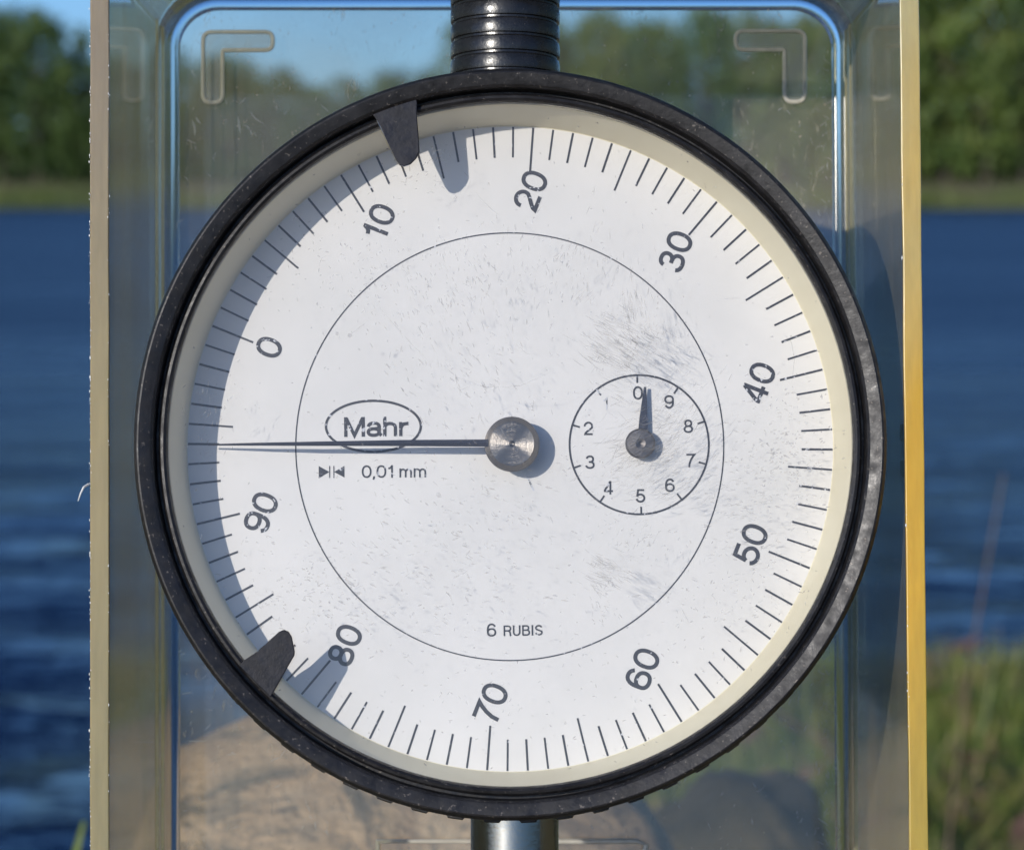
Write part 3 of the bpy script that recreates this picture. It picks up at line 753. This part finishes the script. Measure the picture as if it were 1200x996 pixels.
def blade(mb, base, ln, wd, yaw, lean, seg=4):
    x, y_, z = base; dx, dy = cos(yaw), sin(yaw); sx_, sy_ = -dy * wd / 2, dx * wd / 2
    i0 = len(mb.v)
    for i in range(seg + 1):
        t = i / seg; o_ = lean * t * t * ln; zz_ = z + ln * t * sqrt(max(.05, 1 - (lean * t) ** 2 * .7)); k = (1 - t ** 1.6) + .04
        X, Y = x + dx * o_, y_ + dy * o_
        mb.v += [(X - sx_ * k, Y - sy_ * k, zz_), (X + sx_ * k, Y + sy_ * k, zz_)]
    for i in range(seg): mb.f.append((i0 + 2 * i, i0 + 2 * i + 1, i0 + 2 * i + 3, i0 + 2 * i + 2))
cnt = 0
while cnt < 42000:
    x, y_ = (rg.uniform(-.1, .7), rg.uniform(1.2, 2.4)) if cnt % 4 else (rg.uniform(-1.3, 1.7), rg.uniform(-.5, 2.7))
    if y_ > edge_y(x) - .02: continue
    if -.19 < x < .19 and -.16 < y_ < .32: continue
    if y_ < .3 and rg.random() < .6: continue
    if noise.noise(Vector((x * 6, y_ * 6, 9))) < -.28: continue
    tall = .6 + .8 * (noise.noise(Vector((x * 5, y_ * 5, 2))) + .4)
    blade(mb, (x, y_, bank_z(x, y_) - .004), rg.uniform(.02, .055) * max(.5, tall), rg.uniform(.002, .0045), rg.uniform(0, 6.28), rg.uniform(.3, 1.35)); cnt += 1
o = mb.build('grass', M_GRASS, None, 1); tag(o, 'short tangled green grass on the near lake bank', 'grass', kind='stuff')
mb = MB()
for _ in range(900):
    x = rg.uniform(-.2, 1.3); y_ = rg.uniform(.6, 2.5)
    if y_ > edge_y(x) - .03: continue
    z_ = bank_z(x, y_) + rg.uniform(.008, .035); a = rg.uniform(0, 6.28); s_ = rg.uniform(.010, .024); tz = rg.uniform(-.5, .9)
    c_, d_ = cos(a), sin(a)
    mb.poly([(x + s_ * c_, y_ + s_ * d_, z_ + s_ * tz), (x + .3 * s_ * -d_, y_ + .3 * s_ * c_, z_ + .1 * s_), (x - s_ * c_, y_ - s_ * d_, z_ - s_ * tz * .4), (x + .35 * s_ * d_, y_ - .35 * s_ * c_, z_)])
o = mb.build('leaf_litter', M_DRY, None, 1); tag(o, 'reddish dry leaves scattered in the bank grass', 'dry leaves', kind='stuff')
def stalk(name, top, foot_, bend, wd, m, lab, cat):
    top, foot_ = Vector(top), Vector(foot_); pts = []; rs = []
    for i in range(9):
        t = i / 8; p = foot_.lerp(top, t) + Vector((bend * sin(pi * t) , 0, 0)); pts.append(tuple(p - foot_)); rs.append(wd * (1 - .65 * t) / 2)
    o = MB().tube(pts, rs, 6).build(name, m, None, 1, True, 60); o.location = foot_; tag(o, lab, cat); return o
M_STALK = leaf_mat('thin_stalk', [(.4, (.20, .13, .09)), (.6, (.24, .18, .11))], 8)
M_GREENS = leaf_mat('green_stalk', [(.4, (.12, .17, .05)), (.6, (.20, .22, .09))], 8)
def ground_under(p): return Vector((p.x, p.y, bank_z(p.x, p.y)))
t1 = W(1176, 555, 1.15); f1 = W(1100, 800, 1.15); f1.z = bank_z(f1.x, f1.y); stalk('grass_stalk', t1, f1, -.006, .0017, M_STALK, 'tall thin reddish stalk leaning right over the blue water', 'stalk')
t1 = W(1165, 765, 1.9); f1 = W(1125, 850, 1.9); f1.z = bank_z(f1.x, f1.y); stalk('grass_stalk', t1, f1, .004, .006, M_GREENS, 'short pale green stalk slanting right at the top of the grass', 'stalk')
def broad_blade(tipw, footw, wd, lab):
    tipw, footw = Vector(tipw), Vector(footw); mb = MB()
    for i in range(9):
        t = i / 8; p = footw.lerp(tipw, t) - footw; p.x += -.012 * sin(pi * t) ; k = wd / 2 * sin(pi * min(1, .25 + .75 * t) ** .9) ** .8 if t < 1 else .0003
        mb.v += [(p.x - k, p.y, p.z), (p.x, p.y + k * .4, p.z), (p.x + k, p.y, p.z)]
    for i in range(8):
        a = 3 * i; mb.f += [(a, a + 1, a + 4, a + 3), (a + 1, a + 2, a + 5, a + 4)]
    o = mb.build('grass_blade', M_GRASS, None, 1, True, 180); o.location = footw; tag(o, lab, 'lone grass blade'); return o  # one lone blade of grass, no whole plant
tp = W(98, 962, .55); ft = W(78, 1100, .55); ft.z = bank_z(ft.x, ft.y); ft.x -= .02
broad_blade(tp, ft, .012, 'single broad green grass blade in the bottom left corner beside the tray')

# ------------------------------------------------------------------ far shore and wood
M_LAND = mat('far_meadow', (.10, .13, .03), .95); _n = N(M_LAND)
_n.link(_n.ramp(_n.noise(_n.coord(), .12, 5, .6), [(.35, (.06, .09, .02)), (.5, (.13, .15, .045)), (.66, (.17, .14, .08))]), _n.b.inputs['Base Color'])
mb = MB(); nx_ = 90
prof_ = [(196, -.3), (198, .25), (200, .7), (204, 1.1), (215, 2.2), (235, 4.0), (300, 6), (420, 8)]
for (yv, zv) in prof_:
    for i in range(nx_ + 1):
        x = -260 + 520 * i / nx_; mb.v.append((x, yv + 1.5 * noise.noise(Vector((x * .03, 0, 0))), zv + (.3 * noise.noise(Vector((x * .08, yv * .1, 3))) if zv > 0 else 0)))
for j in range(len(prof_) - 1):
    for i in range(nx_): a = j * (nx_ + 1) + i; mb.f.append((a, a + 1, a + nx_ + 2, a + nx_ + 1))
o = mb.build('far_shore', M_LAND, None, 1, True, 180); o['kind'] = 'structure'
M_REED = leaf_mat('shore_grass', [(.35, (.10, .15, .03)), (.55, (.17, .21, .05)), (.7, (.24, .22, .10))], .4)
mb = MB(); rt = random.Random(3)
for _ in range(5000):
    x = rt.uniform(-45, 45); y_ = rt.uniform(198, 204)
    blade(mb, (x, y_, .1), rt.uniform(.5, 1.25) * (1 + .5 * noise.noise(Vector((x * .15, 0, 7)))), rt.uniform(.10, .22), rt.uniform(0, 6.28), rt.uniform(.1, .6), 2)
o = mb.build('shore_grass', M_REED, None, 1); tag(o, 'band of pale yellow-green grass along the far waterline', 'grass', kind='stuff')

M_BARK = mat('bark', (.09, .075, .06), .9)
M_LEAVES = [leaf_mat('foliage_%s' % n_, st, .5, .25) for n_, st in (
    ('deep', [(.32, (.022, .052, .014)), (.5, (.06, .11, .022)), (.68, (.11, .17, .034))]),
    ('mid', [(.32, (.035, .08, .018)), (.5, (.095, .16, .03)), (.68, (.18, .25, .05))]),
    ('olive', [(.32, (.05, .09, .022)), (.5, (.13, .19, .038)), (.68, (.23, .27, .07))]))]
def crown_mesh(seed, hgt, wid, nclump, per, m):
    r = random.Random(seed); mb = MB()
    for c in range(nclump):
        t = r.random(); zc_ = hgt * (.10 + .86 * t)
        rad = wid / 2 * (sin(pi * min(1, .16 + .80 * t)) ** .55) * (.85 + .3 * r.random())
        a = r.uniform(0, 6.28); rr = rad * sqrt(r.uniform(.25, 1)); cx_, cy_ = rr * cos(a), rr * sin(a); cr = r.uniform(.45, 1.15) * wid / 7
        for _ in range(per):
            u = Vector((r.gauss(0, 1), r.gauss(0, 1), r.gauss(0, .75))).normalized() * cr * (.6 + .5 * r.random())
            p = Vector((cx_, cy_, zc_)) + u; s_ = r.uniform(.10, .24)
            n1 = (u.normalized() + Vector((r.gauss(0, .5), r.gauss(0, .5), r.gauss(0, .5)))).normalized(); t1_ = n1.orthogonal().normalized(); t2 = n1.cross(t1_)
            mb.poly([tuple(p + t1_ * s_), tuple(p + t2 * s_ * .6), tuple(p - t1_ * s_), tuple(p - t2 * s_ * .6)])
    return mb.build('crown', m, None, 1)
def tree(i, hgt, wid, m):
    t = empty('tree', (0, 0, 0))
    cr = crown_mesh(100 + i, hgt, wid, 95, 34, m); cr.parent = t
    mb = MB(); mb.tube([(0, 0, -.3), (.1, 0, hgt * .3), (-.05, .1, hgt * .6), (.1, 0, hgt * .85)], [.28, .2, .13, .04], 8)
    r = random.Random(i)
    for k in range(7):
        z_ = hgt * (.25 + .08 * k); a = r.uniform(0, 6.28); L = wid * .36 * r.uniform(.7, 1)
        mb.tube([(0, 0, z_), (L * .5 * cos(a), L * .5 * sin(a), z_ + L * .35), (L * cos(a), L * sin(a), z_ + L * .6)], [.10, .07, .02], 5)
    tr_ = mb.build('trunk', M_BARK, t, 1, True, 60)
    return t, [cr, tr_]
protos = [tree(0, 10, 6.5, M_LEAVES[0]), tree(1, 10, 7.5, M_LEAVES[1]), tree(2, 10, 6.0, M_LEAVES[2]), tree(3, 10, 8.0, M_LEAVES[0]), tree(4, 10, 7.0, M_LEAVES[1])]
used = set()
def place(kind, x, y_, h, label, group, ws=1.0):
    root, kids = protos[kind]
    if kind in used:
        r = root.copy(); COL.objects.link(r)
        for c in kids: k = c.copy(); k.parent = r; COL.objects.link(k)
        root = r
    used.add(kind)
    root.location = (x, y_, .7 + max(0, (y_ - 204) * .09)); s_ = h / 10
    root.scale = (s_ * ws, s_ * ws, s_); root.rotation_euler = (0, 0, rt.uniform(0, 6.28)); tag(root, label, 'tree', group)
def top_h(px, py, dist): return (CAM + ray(px, py) * dist).z
for row, (dist, step) in enumerate(((209, 46), (217, 50), (227, 62))):
    px = -90 + row * 24
    while px < 1290:
        p_ = px + rt.uniform(-12, 12)
        if p_ < 62: ty, lab, gr, kinds = 10, 'dark green tree of the wood left of the tray, on the far shore', 'dark trees left of the tray', (0, 3)
        elif p_ < 108: ty, lab, gr, kinds = (70 if p_ > 80 else 30), 'lower dark tree beside the patch of sky, left of the tray', 'lower dark trees by the sky patch', (0, 1)
        elif p_ < 290: ty, lab, gr, kinds = 70, 'green tree seen dimly through the upper left of the tray', 'trees behind the left of the tray', (0, 1, 3)
        elif p_ < 540: ty, lab, gr, kinds = 96, 'low dark tree under the open sky seen through the tray', 'low trees behind the tray', (0, 3)
        elif p_ < 990: ty, lab, gr, kinds = 22, 'green tree seen through the upper right of the tray', 'trees behind the right of the tray', (1, 4, 2)
        else: ty, lab, gr, kinds = -45, 'tall green tree right of the tray, on the far shore', 'tall trees right of the tray', (1, 2, 4, 3)
        k = rt.choice(kinds); q = W(p_, 240, dist)
        zb = .7 + max(0, (q.y - 204) * .09)
        place(k, q.x, q.y, (top_h(p_, ty + rt.uniform(-6, 16) - row * 6, dist) - zb) * 1.0, lab, gr, rt.uniform(.62, .8) if ty < 60 else rt.uniform(.8, 1.0))
        px += step
print('objects', len(bpy.data.objects), 'camera', CAM[:], 'sun el', math.degrees(EL))
